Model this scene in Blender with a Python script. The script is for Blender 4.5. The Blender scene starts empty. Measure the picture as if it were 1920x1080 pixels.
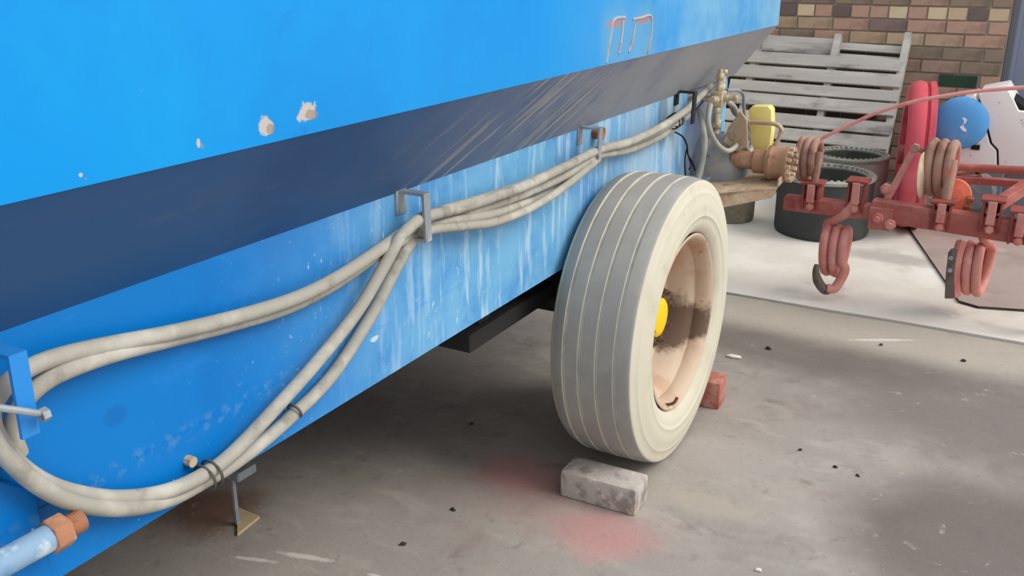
import bpy, bmesh, math, random
from mathutils import Vector, Matrix
random.seed(7)
R = math.radians
scene = bpy.context.scene
COL = scene.collection

# ------------------------------------------------------------------ camera
cam_data = bpy.data.cameras.new('camera')
cam_data.sensor_width = 36.0
cam_data.lens = 33.0
cam_data.clip_start = 0.05
cam_data.clip_end = 300
cam = bpy.data.objects.new('camera', cam_data)
COL.objects.link(cam)
cam.location = (0, 0, 1.5)
cam.rotation_euler = (R(90 - 19.406), 0, R(29.2496))
scene.camera = cam

# ------------------------------------------------------------------ world (even overcast sky)
w = bpy.data.worlds.new('overcast'); scene.world = w
w.use_nodes = True
nt = w.node_tree; nt.nodes.clear()
wo = nt.nodes.new('ShaderNodeOutputWorld'); bg = nt.nodes.new('ShaderNodeBackground')
bg.inputs[0].default_value = (0.93, 0.97, 1.0, 1); bg.inputs[1].default_value = 0.76
nt.links.new(bg.outputs[0], wo.inputs[0])

# ------------------------------------------------------------------ hazy sun, from the open side of the yard
sl = bpy.data.lights.new('sun', 'SUN'); sl.energy = 1.7; sl.angle = R(35); sl.color = (1.0, 0.96, 0.9)
sun = bpy.data.objects.new('sun', sl); COL.objects.link(sun)
sun.location = (6, 2, 6)
sun.rotation_euler = Vector((-0.80, -0.22, -0.75)).to_track_quat('-Z', 'Y').to_euler()

scene.view_settings.view_transform = 'Standard'
scene.view_settings.look = 'None'
scene.view_settings.gamma = 1
scene.view_settings.use_curve_mapping = False
scene.view_settings.exposure = 0.45

# ------------------------------------------------------------------ material helpers
def lin(c):
    return tuple((v / 255 / 12.92 if v / 255 <= .04045 else ((v / 255 + .055) / 1.055) ** 2.4) for v in c) + (1,)

class Mat:
    """Principled material with a stack of colour layers driven by procedural masks."""
    def __init__(s, name, col, rough=.6, metal=0, spec=.3):
        s.m = bpy.data.materials.new(name); s.m.use_nodes = True
        s.t = s.m.node_tree; n = s.t.nodes
        s.p = n['Principled BSDF']
        s.p.inputs['Roughness'].default_value = rough
        s.p.inputs['Metallic'].default_value = metal
        s.p.inputs['Specular IOR Level'].default_value = spec * .75
        s.tc = n.new('ShaderNodeTexCoord')
        s.co = s.tc.outputs['Object']
        c = n.new('ShaderNodeRGB'); c.outputs[0].default_value = lin(col)
        s.c = c.outputs[0]; s.h = None
        s.p.inputs['Base Color'].default_value = lin(col)
        s.link(s.c, s.p.inputs['Base Color'])
    def link(s, a, b): s.t.links.new(a, b)
    def node(s, t, **k):
        n = s.t.nodes.new(t)
        for a, b in k.items(): setattr(n, a, b)
        return n
    def math(s, op, a, b=None, clamp=False):
        n = s.node('ShaderNodeMath', operation=op, use_clamp=clamp)
        for i, v in enumerate((a, b)):
            if v is None: continue
            if isinstance(v, (int, float)): n.inputs[i].default_value = v
            else: s.link(v, n.inputs[i])
        return n.outputs[0]
    def noise(s, scale, detail=4, rough=.6, stretch=(1, 1, 1), rot=(0, 0, 0), dist=0, off=(0, 0, 0), tex=False):
        mp = s.node('ShaderNodeMapping', vector_type='TEXTURE' if tex else 'POINT'); s.link(s.co, mp.inputs[0])
        mp.inputs['Scale'].default_value = stretch; mp.inputs['Rotation'].default_value = rot
        mp.inputs['Location'].default_value = off
        n = s.node('ShaderNodeTexNoise'); s.link(mp.outputs[0], n.inputs['Vector'])
        n.inputs['Scale'].default_value = scale; n.inputs['Detail'].default_value = detail
        n.inputs['Roughness'].default_value = rough; n.inputs['Distortion'].default_value = dist
        return n.outputs[0]
    def ramp(s, v, lo, hi, a=0., b=1.):
        n = s.node('ShaderNodeMapRange', interpolation_type='SMOOTHSTEP')
        s.link(v, n.inputs[0])
        for i, x in enumerate((lo, hi, a, b)): n.inputs[i + 1].default_value = x
        return n.outputs[0]
    def blob(s, c, r, soft=.35, amp=.5, nscale=9):
        """soft irregular patch around point c (object space) with radii r"""
        a = s.node('ShaderNodeVectorMath', operation='SUBTRACT'); s.link(s.co, a.inputs[0]); a.inputs[1].default_value = c
        b = s.node('ShaderNodeVectorMath', operation='DIVIDE'); s.link(a.outputs[0], b.inputs[0]); b.inputs[1].default_value = r
        l = s.node('ShaderNodeVectorMath', operation='LENGTH'); s.link(b.outputs[0], l.inputs[0])
        nz = s.math('MULTIPLY', s.math('SUBTRACT', s.noise(nscale, 5, .65), .5), amp * 2)
        return s.ramp(s.math('ADD', l.outputs['Value'], nz), 1 - soft, 1 + soft, 1, 0)
    def axis(s, i, lo, hi):
        x = s.node('ShaderNodeSeparateXYZ'); s.link(s.co, x.inputs[0])
        return s.ramp(x.outputs[i], lo, hi)
    def mul(s, *ms):
        r = ms[0]
        for m in ms[1:]: r = s.math('MULTIPLY', r, m)
        return r
    def layer(s, mask, col, amt=1.):
        if amt != 1.: mask = s.math('MULTIPLY', mask, amt)
        n = s.node('ShaderNodeMix', data_type='RGBA'); s.link(mask, n.inputs['Factor'])
        s.link(s.c, n.inputs['A']); n.inputs['B'].default_value = lin(col)
        s.c = n.outputs['Result']; s.link(s.c, s.p.inputs['Base Color'])
        return s
    def bump(s, v, strength=.3, dist=.01):
        n = s.node('ShaderNodeBump'); n.inputs['Strength'].default_value = strength; n.inputs['Distance'].default_value = dist
        s.link(v, n.inputs['Height']); s.link(n.outputs[0], s.p.inputs['Normal'])
        return s
    def mottle(s, col, scale=6, lo=.45, hi=.7, amt=.7, **k):
        return s.layer(s.ramp(s.noise(scale, **k), lo, hi), col, amt)

# ------------------------------------------------------------------ mesh helpers
class MB:
    def __init__(s): s.v = []; s.f = []; s.mi = []; s.cur = 0
    def add(s, vs, fs):
        o = len(s.v); s.v += [tuple(v) for v in vs]
        for f in fs: s.f.append(tuple(i + o for i in f)); s.mi.append(s.cur)
        return s
    def box(s, a, b):
        c = [(a[i] + b[i]) / 2 for i in range(3)]; h = [(b[i] - a[i]) / 2 for i in range(3)]
        return s.obox(c, (h[0], 0, 0), (0, h[1], 0), (0, 0, h[2]))
    def obox(s, c, x, y, z):
        c, x, y, z = map(Vector, (c, x, y, z))
        vs = [c + sx * x + sy * y + sz * z for sx in (-1, 1) for sy in (-1, 1) for sz in (-1, 1)]
        fs = [(0, 1, 3, 2), (4, 6, 7, 5), (0, 4, 5, 1), (2, 3, 7, 6), (0, 2, 6, 4), (1, 5, 7, 3)]
        return s.add(vs, fs)
    def bar(s, p, q, w, t, up=(0, 0, 1)):
        """rectangular bar from p to q; w across (perp to up), t along up"""
        p, q = Vector(p), Vector(q); d = (q - p); l = d.length / 2; d.normalize()
        sd = d.cross(Vector(up)).normalized(); u = sd.cross(d)
        return s.obox((p + q) / 2, d * l, sd * w / 2, u * t / 2)
    def prism(s, poly, ext):
        n = len(poly); e = Vector(ext); P = [Vector(p) for p in poly]
        vs = P + [p + e for p in P]
        return s.add(vs, [tuple(range(n))[::-1], tuple(range(n, 2 * n))] + [(i, (i + 1) % n, n + (i + 1) % n, n + i) for i in range(n)])
    def tube(s, pts, r, seg=10, sub=5, smooth=True, cap=True, flat=1.0):
        P = [Vector(p) for p in pts]
        if smooth and len(P) > 2:
            Q = []
            for i in range(len(P) - 1):
                a = P[max(i - 1, 0)]; b = P[i]; c = P[i + 1]; d = P[min(i + 2, len(P) - 1)]
                for k in range(sub):
                    t = k / sub
                    Q.append(.5 * ((2 * b) + (c - a) * t + (2 * a - 5 * b + 4 * c - d) * t * t + (3 * b - a - 3 * c + d) * t ** 3))
            Q.append(P[-1]); P = Q
        T = [(P[min(i + 1, len(P) - 1)] - P[max(i - 1, 0)]).normalized() for i in range(len(P))]
        u = T[0].orthogonal().normalized(); vs = []; fs = []
        for i, (p, t) in enumerate(zip(P, T)):
            u = (u - t * u.dot(t)).normalized(); v = t.cross(u)
            rr = r(i / (len(P) - 1)) if callable(r) else r
            for k in range(seg):
                a = 2 * math.pi * k / seg + (math.pi / 4 if seg == 4 else 0)
                vs.append(p + (u * math.cos(a) + v * math.sin(a) * flat) * rr)
        for i in range(len(P) - 1):
            for k in range(seg):
                fs.append((i * seg + k, i * seg + (k + 1) % seg, (i + 1) * seg + (k + 1) % seg, (i + 1) * seg + k))
        if cap:
            fs.append(tuple(range(seg))[::-1]); fs.append(tuple(range((len(P) - 1) * seg, len(P) * seg)))
        return s.add(vs, fs)
    def lathe(s, prof, o, ax, seg=32, close=False, mats=None, caps=True):
        """prof: list of (axial, radius) along axis ax from origin o"""
        o = Vector(o); ax = Vector(ax).normalized(); u = ax.orthogonal().normalized(); v = ax.cross(u)
        vs = []; n = len(prof)
        for k in range(seg):
            a = 2 * math.pi * k / seg
            for (x, r) in prof: vs.append(o + ax * x + (u * math.cos(a) + v * math.sin(a)) * r)
        base = len(s.v); s.v += [tuple(x) for x in vs]
        for k in range(seg):
            k2 = (k + 1) % seg
            for i in range(n if close else n - 1):
                j = (i + 1) % n
                s.f.append((base + k * n + i, base + k2 * n + i, base + k2 * n + j, base + k * n + j))
                s.mi.append(mats[i] if mats else s.cur)
        if not close and caps:
            if prof[0][1] > 1e-6: s.f.append(tuple(base + k * n for k in range(seg))[::-1]); s.mi.append(mats[0] if mats else s.cur)
            if prof[-1][1] > 1e-6: s.f.append(tuple(base + k * n + n - 1 for k in range(seg))); s.mi.append(mats[-1] if mats else s.cur)
        return s
    def nut(s, c, ax, r, h, seg=6):
        return s.lathe([(0, r), (h, r)], c, ax, seg)
    def mesh(s, name, mats, org=(0, 0, 0), bevel=0, ang=35, bseg=1):
        me = bpy.data.meshes.new(name)
        o = Vector(org)
        me.from_pydata([Vector(v) - o for v in s.v], [], s.f)
        for m in mats: me.materials.append(m.m if isinstance(m, Mat) else m)
        for p, i in zip(me.polygons, s.mi): p.material_index = i
        bm = bmesh.new(); bm.from_mesh(me)
        bmesh.ops.remove_doubles(bm, verts=bm.verts, dist=1e-5)
        bmesh.ops.recalc_face_normals(bm, faces=bm.faces)
        if bevel:
            es = [e for e in bm.edges if len(e.link_faces) == 2 and e.calc_face_angle(0) > R(30)]
            bmesh.ops.bevel(bm, geom=es, offset=bevel, segments=bseg, affect='EDGES', profile=.6, clamp_overlap=True)
        bm.to_mesh(me); bm.free()
        me.shade_smooth(); me.set_sharp_from_angle(angle=R(ang))
        return me

def put(name, me, parent=None, loc=(0, 0, 0)):
    o = bpy.data.objects.new(name, me); COL.objects.link(o)
    if parent: o.parent = parent
    else: o.location = loc
    return o

def world_base(o):
    b = Vector((0, 0, 0))
    while o: b += o.location; o = o.parent
    return b

def part(name, mb, mats, parent, label=None, **k):
    """one mesh part, given in yard coordinates, parented to its thing (or part)"""
    if not isinstance(mats, (list, tuple)): mats = [mats]
    o = put(name, mb.mesh(name, mats, world_base(parent), **k), parent)
    if label: o['label'] = label
    return o

def thing(name, loc, label, cat, group=None):
    o = bpy.data.objects.new(name, None); COL.objects.link(o); o.location = loc; o.empty_display_size = .1
    o['label'] = label; o['category'] = cat
    if group: o['group'] = group
    return o

def solo(name, mb, mats, loc, label, cat, group=None, **k):
    if not isinstance(mats, (list, tuple)): mats = [mats]
    o = put(name, mb.mesh(name, mats, loc, **k), None, loc)
    o['label'] = label; o['category'] = cat
    if group: o['group'] = group
    return o

def lerp(a, b, t): return tuple(x + (y - x) * t for x, y in zip(a, b))

# ================================================================== THE SETTING
# --- yard slab in the foreground (object space = yard space, slab object at the origin)
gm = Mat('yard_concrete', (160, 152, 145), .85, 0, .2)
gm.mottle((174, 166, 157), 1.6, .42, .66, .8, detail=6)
gm.mottle((130, 121, 115), 2.7, .55, .75, .7, detail=7, dist=.6)
gm.mottle((180, 172, 163), 7, .5, .68, .55, detail=8, stretch=(.7, 1.3, 1), dist=.8)
gm.mottle((124, 115, 110), 11, .56, .72, .5, detail=8, off=(5, 2, 0), dist=.5)
gm.mottle((146, 126, 120), 4, .56, .7, .4, detail=6, off=(2, 7, 0))
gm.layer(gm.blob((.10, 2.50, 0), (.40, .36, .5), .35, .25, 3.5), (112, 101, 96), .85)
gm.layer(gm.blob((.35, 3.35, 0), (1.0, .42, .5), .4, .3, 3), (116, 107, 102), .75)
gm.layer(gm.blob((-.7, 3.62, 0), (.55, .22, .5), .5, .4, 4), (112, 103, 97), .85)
gm.layer(gm.blob((-.2, 3.95, 0), (1.3, .2, .5), .5, .4, 4), (182, 172, 157), .7)
gm.layer(gm.blob((-.66, 2.64, 0), (.16, .12, .5), .5, .5, 8), (170, 162, 157), .7)
gm.layer(gm.blob((-.68, 2.34, 0), (.16, .05, .5), .5, .9, 14), (178, 168, 154), .6)
gm.layer(gm.blob((-1.2, 2.22, 0), (.15, .10, .5), .6, .6, 9), (190, 126, 126), .62)
gm.layer(gm.blob((-.86, 2.05, 0), (.12, .10, .5), .6, .6, 9), (206, 146, 144), .7)
gm.layer(gm.blob((-1.02, 2.1, 0), (.3, .12, .5), .7, .6, 6), (182, 142, 136), .35)
gm.layer(gm.blob((-1.9, 1.62, 0), (.13, .13, .5), .6, .5, 8), (112, 76, 58), .8)
# chalk scuffs
def scuff(c, a, rx, ry):
    mp = gm.node('ShaderNodeMapping', vector_type='TEXTURE'); gm.link(gm.tc.outputs['Object'], mp.inputs[0])
    mp.inputs['Location'].default_value = c; mp.inputs['Rotation'].default_value = (0, 0, a)
    old = gm.co; gm.co = mp.outputs[0]
    m = gm.blob((0, 0, 0), (rx, ry, .5), .4, .8, 40); gm.co = old
    gm.layer(m, (214, 208, 200), .85)
scuff((-1.51, 1.575, 0), .25, .075, .010); scuff((-1.62, 1.50, 0), .3, .06, .007)
scuff((-.42, 3.9, 0), .5, .12, .012); scuff((-1.30, 1.60, 0), .1, .02, .006)
fine = gm.noise(45, 8, .7)
gm.layer(gm.ramp(fine, .55, .8), (82, 77, 74), .5)
gm.layer(gm.ramp(gm.noise(9, 8, .75, dist=1.2), .6, .68), (186, 176, 164), .5)
gm.bump(fine, .35, .006)
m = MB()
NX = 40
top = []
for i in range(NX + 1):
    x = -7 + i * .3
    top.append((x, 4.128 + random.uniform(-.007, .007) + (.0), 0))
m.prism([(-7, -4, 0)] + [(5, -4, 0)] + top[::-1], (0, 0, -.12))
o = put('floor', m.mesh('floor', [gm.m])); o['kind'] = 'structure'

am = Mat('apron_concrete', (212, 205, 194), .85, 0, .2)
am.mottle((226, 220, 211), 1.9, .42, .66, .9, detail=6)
am.mottle((186, 176, 165), 2.3, .56, .74, .7, detail=6, off=(3, 1, 0))
am.layer(am.blob((-.55, 5.1, 0), (.28, .1, .5), .5, .5, 6), (150, 141, 133), .6)
am.layer(am.blob((.7, 4.22, 0), (.6, .08, .5), .5, .5, 6), (190, 178, 160), .6)
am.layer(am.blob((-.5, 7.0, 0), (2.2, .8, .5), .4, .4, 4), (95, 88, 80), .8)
am.layer(am.ramp(am.noise(5, 6, .7, dist=1.5), .62, .66), (226, 222, 214), .6)
fa = am.noise(50, 7, .7); am.bump(fa, .3, .006)
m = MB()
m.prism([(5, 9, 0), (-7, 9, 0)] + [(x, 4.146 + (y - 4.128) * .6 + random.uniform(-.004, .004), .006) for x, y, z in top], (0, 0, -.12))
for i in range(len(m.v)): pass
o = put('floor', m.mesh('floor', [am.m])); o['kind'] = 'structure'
m = MB(); m.box((-7.2, -4.2, -.2), (5.2, 9.2, -.1))
dirt = Mat('joint_dirt', (72, 64, 56), .95)
o = put('floor', m.mesh('floor', [dirt.m])); o['kind'] = 'structure'

# --- brick wall, separate bricks in the part that shows
mortar = Mat('mortar', (164, 150, 134), .95); mortar.mottle((132, 122, 110), 5)
WY = 7.0
m = MB(); m.box((-4.0, WY + .006, 0), (-.262, WY + .22, 2.6))
wall = put('wall_back', m.mesh('wall_back', [mortar.m])); wall['kind'] = 'structure'
bcol = [(214, 188, 158), (198, 170, 142), (182, 152, 134), (150, 128, 122), (200, 162, 142), (228, 206, 172), (158, 138, 120), (126, 110, 106)]
bmat = []
for i, c in enumerate(bcol):
    b = Mat('brick_%d' % i, c, .9, 0, .15); b.mottle(tuple(int(v * .78) for v in c), 7, .45, .7, .7, detail=6)
    b.mottle((136, 124, 104), 2.5, .5, .7, .45)
    b.bump(b.noise(60, 5), .3, .004); bmat.append(b)
soot = Mat('brick_soot', (74, 64, 58), .95); soot.mottle((54, 48, 44), 6)  # bricks behind the pallet, shade of its gaps painted into their colour
green = Mat('brick_green', (62, 84, 66), .8); green.mottle((48, 66, 54), 8)
bmesh_cache = {}
def brick_mesh(L, mi):
    k = (L, mi)
    if k not in bmesh_cache:
        b = MB(); b.box((0, -.004, 0), (L, .08, .0755))
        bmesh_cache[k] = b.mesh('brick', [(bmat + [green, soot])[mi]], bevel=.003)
    return bmesh_cache[k]
P = .0855; base0 = 1.193 - 14 * P
rest = MB()
pal_top = [2, 3, 3, 7, 6]; pal_yel = [5, 5, 0, 4, 0, 5, 7, 4]; pal_mix = [0, 1, 2, 3, 4, 6, 1, 4]; pal_low = [6, 2, 6, 1, 4, 2]
for row in range(0, 31):
    z = base0 + row * P + .005
    head = (row == 13)
    L = .112 if head else .232
    stepx = L + .010
    x = -.268 - (stepx if row % 2 else stepx / 2)
    first = True
    while x > -3.9:
        LL = L
        if row % 2 == 0 and first: LL = L / 2 - .005; x0 = -.268 - LL
        else: x0 = x
        first = False
        if z < 2.5 and z > -.02:
            if row == 13: mi = random.choice(pal_yel)
            elif row == 14: mi = random.choice(pal_top)
            elif row >= 11: mi = random.choice(pal_mix)
            else: mi = random.choice(pal_low)
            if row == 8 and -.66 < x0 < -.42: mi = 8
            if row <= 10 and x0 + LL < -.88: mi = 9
            if row == 10 and -.62 < x0 < -.4: mi = 7
            if -2.4 < x0 and 2 <= row <= 16:
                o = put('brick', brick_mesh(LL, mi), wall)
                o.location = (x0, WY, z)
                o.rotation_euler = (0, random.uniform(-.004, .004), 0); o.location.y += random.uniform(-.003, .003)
            else:
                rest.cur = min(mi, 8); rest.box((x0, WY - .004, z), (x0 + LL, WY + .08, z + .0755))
        x -= stepx
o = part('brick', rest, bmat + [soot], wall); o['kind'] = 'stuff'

# --- unseen wall added beyond the trailer to darken the ground beneath it
m = MB(); m.box((-4.2, -4, 0), (-4.0, WY + .22, 2.6))
lw = Mat('added_wall', (150, 128, 108), .95); lw.mottle((120, 100, 86), 5)
o = put('wall_left_added', m.mesh('wall_left_added', [lw.m])); o['kind'] = 'structure'

# --- blue-grey steel door beside the wall
dm = Mat('door_paint', (140, 146, 166), .5, 0, .3); dm.mottle((124, 132, 152), 1.5, .4, .7, .6)
m = MB(); m.box((-.258, WY + .05, 0), (2.4, WY + .1, 2.6))
door = put('door_1', m.mesh('door_1', [dm.m])); door['kind'] = 'structure'
m = MB()
for x in (-.258, .75, 1.7): m.box((x, WY + .03, .02), (x + .06, WY + .05, 2.58))
part('door_rail', m, dm, door, bevel=.004)
m = MB(); m.box((-.262, WY + .02, 0), (-.22, WY + .22, 2.6))
fr = Mat('door_frame_grey', (110, 112, 118), .6)
part('door_frame', m, fr, door, bevel=.004)

# ================================================================== MATERIALS OF THE THINGS
TB = Vector((-2.1, 1.2, 0))                                        # base of the trailer
def tl(x, y, z): return (x - TB.x, y - TB.y, z - TB.z)
def blue_base(name, c, c2):
    b = Mat(name, c, .42, 0, .4)
    b.mottle(c2, 2.2, .42, .68, .7, detail=5)
    return b
up = blue_base('upper_blue_paint', (0, 150, 228), (0, 138, 216))
up.mottle((14, 166, 228), 3.0, .5, .72, .4, detail=6, stretch=(1, 1, .8), off=(1, 4, 2))
up.layer(up.mul(up.axis(1, .55, 1.9), up.ramp(up.noise(2.4, 5), .2, .6)), (138, 196, 228), .95)
up.layer(up.ramp(up.noise(5, 7, .75, dist=.6), .62, .74), (0, 96, 196), .45)
up.layer(up.ramp(up.noise(30, 7, .75), .69, .73), (150, 190, 214), .5)
for c, r in (((-.96, .998, 1.274), (.3, .015, .013)), ((-.96, 1.086, 1.282), (.3, .022, .014)), ((-.96, .69, 1.262), (.3, .003, .003)), ((-.96, .87, 1.270), (.3, .003, .006))):
    up.layer(up.blob(tl(*c), r, .12, 1.1, 48), (200, 192, 180), .95)
    up.layer(up.blob(tl(c[0], c[1] + .006, c[2] - .006), tuple(v * .55 for v in r), .15, 1.4, 70), (156, 132, 118), .7)
for (y0, y1, z0, z1) in ((2.19, 2.30, 1.25, 1.35), (2.37, 2.49, 1.25, 1.35)):
    up.layer(up.blob(tl(-.96, (y0 + y1) / 2, 1.31), (.3, .09, .075), .4, .6, 25), (104, 168, 208), .6)
    up.layer(up.blob(tl(-.96, (y0 + y1) / 2, 1.345), (.3, .06, .010), .3, .9, 50), (190, 124, 96), .7)
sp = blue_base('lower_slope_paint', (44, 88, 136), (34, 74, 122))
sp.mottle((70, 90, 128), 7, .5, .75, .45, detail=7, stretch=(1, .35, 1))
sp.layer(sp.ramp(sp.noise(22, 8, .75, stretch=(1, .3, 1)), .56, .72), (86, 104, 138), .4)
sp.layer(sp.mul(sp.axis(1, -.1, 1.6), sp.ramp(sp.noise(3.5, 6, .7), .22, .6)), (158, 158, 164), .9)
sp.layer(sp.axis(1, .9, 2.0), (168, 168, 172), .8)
scr = sp.ramp(sp.noise(22, 4, .6, stretch=(12, 9, .45), rot=(R(41), 0, 0), tex=True), .52, .62)
sp.layer(sp.mul(scr, sp.blob(tl(-1.05, 1.98, 1.13), (.4, .40, .2), .5, .5, 6)), (178, 170, 158), .6)
mp = sp.node('ShaderNodeMapping', vector_type='TEXTURE'); sp.link(sp.tc.outputs['Object'], mp.inputs[0])
mp.inputs['Location'].default_value = tl(-1.057, 2.17, 1.125); mp.inputs['Rotation'].default_value = (R(41), 0, 0)
old_co = sp.co; sp.co = mp.outputs[0]
sp.layer(sp.blob((0, 0, 0), (.4, .13, .006), .4, .7, 30), (186, 172, 154), .8); sp.co = old_co
cp = blue_base('chassis_blue_paint', (0, 118, 196), (0, 106, 184))
cp.layer(cp.ramp(cp.noise(6, 6, .7, stretch=(1, .6, 1)), .56, .74), (40, 134, 216), .5)
cp.layer(cp.mul(cp.axis(1, -.25, .6), cp.ramp(cp.noise(3, 6, .7), .2, .6)), (120, 180, 216), .9)
cp.layer(cp.mul(cp.axis(1, -.05, .7), cp.ramp(cp.noise(26, 6, .65, stretch=(1, 1, .14)), .5, .64)), (178, 208, 226), .8)
cp.layer(cp.mul(cp.axis(1, .9, 2.0), cp.ramp(cp.noise(8, 5, .6, stretch=(1, 1, .2)), .4, .62)), (170, 194, 212), .85)
cp.layer(cp.ramp(cp.noise(40, 5, .6, stretch=(1, 1, .45)), .685, .72), (178, 208, 226), .8)
cp.layer(cp.mul(cp.axis(1, -.35, .2), cp.ramp(cp.noise(75, 4, .7), .64, .70)), (172, 206, 228), .7)
cp.layer(cp.blob(tl(-1.12, .80, .86), (.3, .02, .015), .3, .5, 30), (8, 84, 160), .35)
cp.layer(cp.blob(tl(-1.12, 1.42, .76), (.3, .012, .006), .2, .8, 50), (196, 214, 226), .9)
cp.layer(cp.mul(cp.blob(tl(-1.12, .95, .775), (.3, .35, .016), .4, .7, 30), cp.ramp(cp.noise(50, 5), .5, .6)), (110, 150, 184), .25)
cp.layer(cp.blob(tl(-1.12, 3.05, .97), (.3, .05, .09), .3, .5, 14), (60, 70, 88), .5)
dull = blue_base('dusty_blue_grey', (110, 124, 148), (140, 138, 134)); dull.mottle((78, 106, 156), 9, .5, .66, .7)
dark = Mat('undercarriage_black', (48, 46, 46), .8)
hosem = Mat('hose_dusty_rubber', (166, 161, 150), .8, 0, .25)
hosem.mottle((200, 196, 184), 9, .46, .7, .8, detail=6); hosem.mottle((112, 108, 98), 16, .54, .74, .6, detail=7)
hosem.bump(hosem.noise(90, 4), .15, .002)
galv = Mat('weathered_steel', (148, 154, 160), .5, .3, .4); galv.mottle((190, 196, 200), 14, .45, .65, .6); galv.mottle((128, 98, 78), 20, .58, .68, .7)
wire = Mat('tie_wire', (96, 92, 84), .6, .3)
rust = Mat('rusty_steel', (152, 92, 62), .85, .1, .2); rust.mottle((190, 128, 92), 25, .45, .65, .7, detail=6); rust.mottle((96, 60, 44), 30, .55, .7, .7)
tread = Mat('worn_tread', (162, 158, 152), .85, 0, .2); tread.mottle((176, 172, 166), 8, .45, .7, .6, detail=7); tread.mottle((146, 143, 139), 3, .5, .75, .5)
tread.bump(tread.noise(120, 4), .15, .002)
dust = Mat('dusty_sidewall', (208, 201, 182), .9, 0, .15); dust.mottle((196, 188, 166), 7, .48, .72, .7, detail=6); dust.mottle((168, 160, 140), 14, .6, .78, .5)
groove = Mat('groove_dust', (206, 202, 192), .9); groove.mottle((180, 176, 168), 12)
rimm = Mat('rim_dusty_paint', (204, 182, 160), .75, 0, .25)
rimm.mottle((188, 152, 126), 9, .45, .65, .7, detail=6); rimm.mottle((166, 110, 80), 22, .62, .7, .8, detail=6)
greasy = Mat('grease_dark', (100, 78, 66), .6)
yel = Mat('yellow_plastic', (240, 224, 136), .45, 0, .4); yel.mottle((232, 212, 112), 8)
yelp = Mat('yellow_paint', (246, 204, 32), .5)
beige = Mat('dusty_tan_metal', (182, 156, 130), .8); beige.mottle((214, 196, 172), 10, .45, .68, .8, detail=6); beige.mottle((132, 100, 78), 14, .52, .7, .7)
brass = Mat('dusty_brass', (190, 174, 146), .55, .25); brass.mottle((220, 208, 184), 30, .45, .62, .7); brass.mottle((132, 114, 90), 40, .52, .66, .7)
red = Mat('tool_red_paint', (164, 88, 80), .65, 0, .3); red.mottle((196, 128, 118), 7, .42, .66, .75, detail=6); red.mottle((118, 62, 54), 12, .55, .72, .6, detail=6)
pink = Mat('worn_red_tine', (208, 140, 130), .7, 0, .3); pink.mottle((192, 98, 90), 9, .46, .66, .7, detail=6); pink.mottle((222, 172, 158), 14, .55, .7, .6)
brown = Mat('brown_spring', (172, 134, 116), .75); brown.mottle((128, 84, 70), 12, .46, .66, .7); brown.mottle((196, 120, 104), 9, .55, .7, .5)
worn = Mat('worn_point', (112, 100, 92), .6, .3); worn.mottle((84, 74, 68), 30)
orange = Mat('orange_paint', (222, 116, 92), .6); orange.mottle((196, 92, 72), 12)
bright = Mat('bright_red_paint', (210, 84, 98), .5, 0, .35); bright.mottle((226, 116, 128), 4, .5, .72, .6); bright.mottle((182, 66, 80), 6, .55, .75, .5)
wood = Mat('grey_wood', (192, 186, 179), .9, 0, .15)
wood.mottle((216, 210, 202), 5, .42, .66, .8, detail=7, stretch=(.3, 1, 2)); wood.mottle((120, 115, 112), 4, .53, .68, .75, detail=6, stretch=(.6, 1, 1.5))
wg = wood.noise(28, 6, .7, stretch=(.08, 1, 2)); wood.layer(wood.ramp(wg, .52, .72), (150, 143, 136), .5); wood.bump(wg, .35, .004)
tubd = Mat('dark_rubber', (70, 71, 72), .8); tubd.mottle((76, 78, 76), 5); tubd.mottle((86, 94, 80), 3, .56, .72, .5)
tubg = Mat('weathered_rubber', (186, 188, 180), .85); tubg.mottle((146, 148, 140), 8, .45, .66, .8, detail=7); tubg.mottle((204, 206, 196), 14, .55, .7, .6)
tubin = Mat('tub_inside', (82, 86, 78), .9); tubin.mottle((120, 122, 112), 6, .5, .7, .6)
rimr = Mat('dusty_tub_rim', (168, 168, 156), .9); rimr.mottle((130, 130, 120), 20, .5, .66, .6)
olive = Mat('olive_brown_tub', (138, 130, 110), .9); olive.mottle((110, 100, 84), 9, .45, .68, .8); olive.mottle((160, 154, 134), 12, .55, .7, .6)
rubm = Mat('dusty_sheet', (166, 150, 142), .9, 0, .15); rubm.mottle((150, 132, 126), 3.5, .45, .7, .8, detail=6); rubm.mottle((190, 174, 164), 6, .55, .72, .6, detail=6)
rube = Mat('sheet_edge', (70, 64, 60), .9)
cream = Mat('cream_paint', (234, 230, 226), .5, 0, .3); cream.mottle((220, 215, 209), 5, .5, .72, .5); cream.mottle((150, 132, 120), 18, .64, .74, .6)
tank = Mat('tank_blue_paint', (84, 156, 216), .5, 0, .35); tank.mottle((124, 178, 218), 7, .5, .7, .6); tank.mottle((150, 154, 172), 10, .56, .7, .7)
white = Mat('white_print', (232, 236, 240), .6)
machg = Mat('machine_grey', (112, 118, 124), .7); machg.mottle((84, 88, 92), 9); machg.mottle((150, 152, 150), 12, .56, .7)
blackm = Mat('black_gap', (34, 32, 32), .9)
pavb = Mat('weathered_paver', (192, 183, 175), .95, 0, .15); pavb.mottle((140, 131, 125), 16, .45, .64, .85, detail=7); pavb.mottle((222, 214, 206), 24, .54, .7, .8, detail=6); pavb.mottle((176, 138, 128), 10, .6, .72, .5)
pavb.bump(pavb.noise(70, 6, .7), .5, .006)
redb = Mat('red_brick_chock', (176, 112, 98), .95); redb.mottle((198, 150, 136), 20, .46, .66, .7); redb.mottle((168, 72, 66), 12, .55, .7, .7); redb.bump(redb.noise(70, 6), .5, .005)

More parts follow.
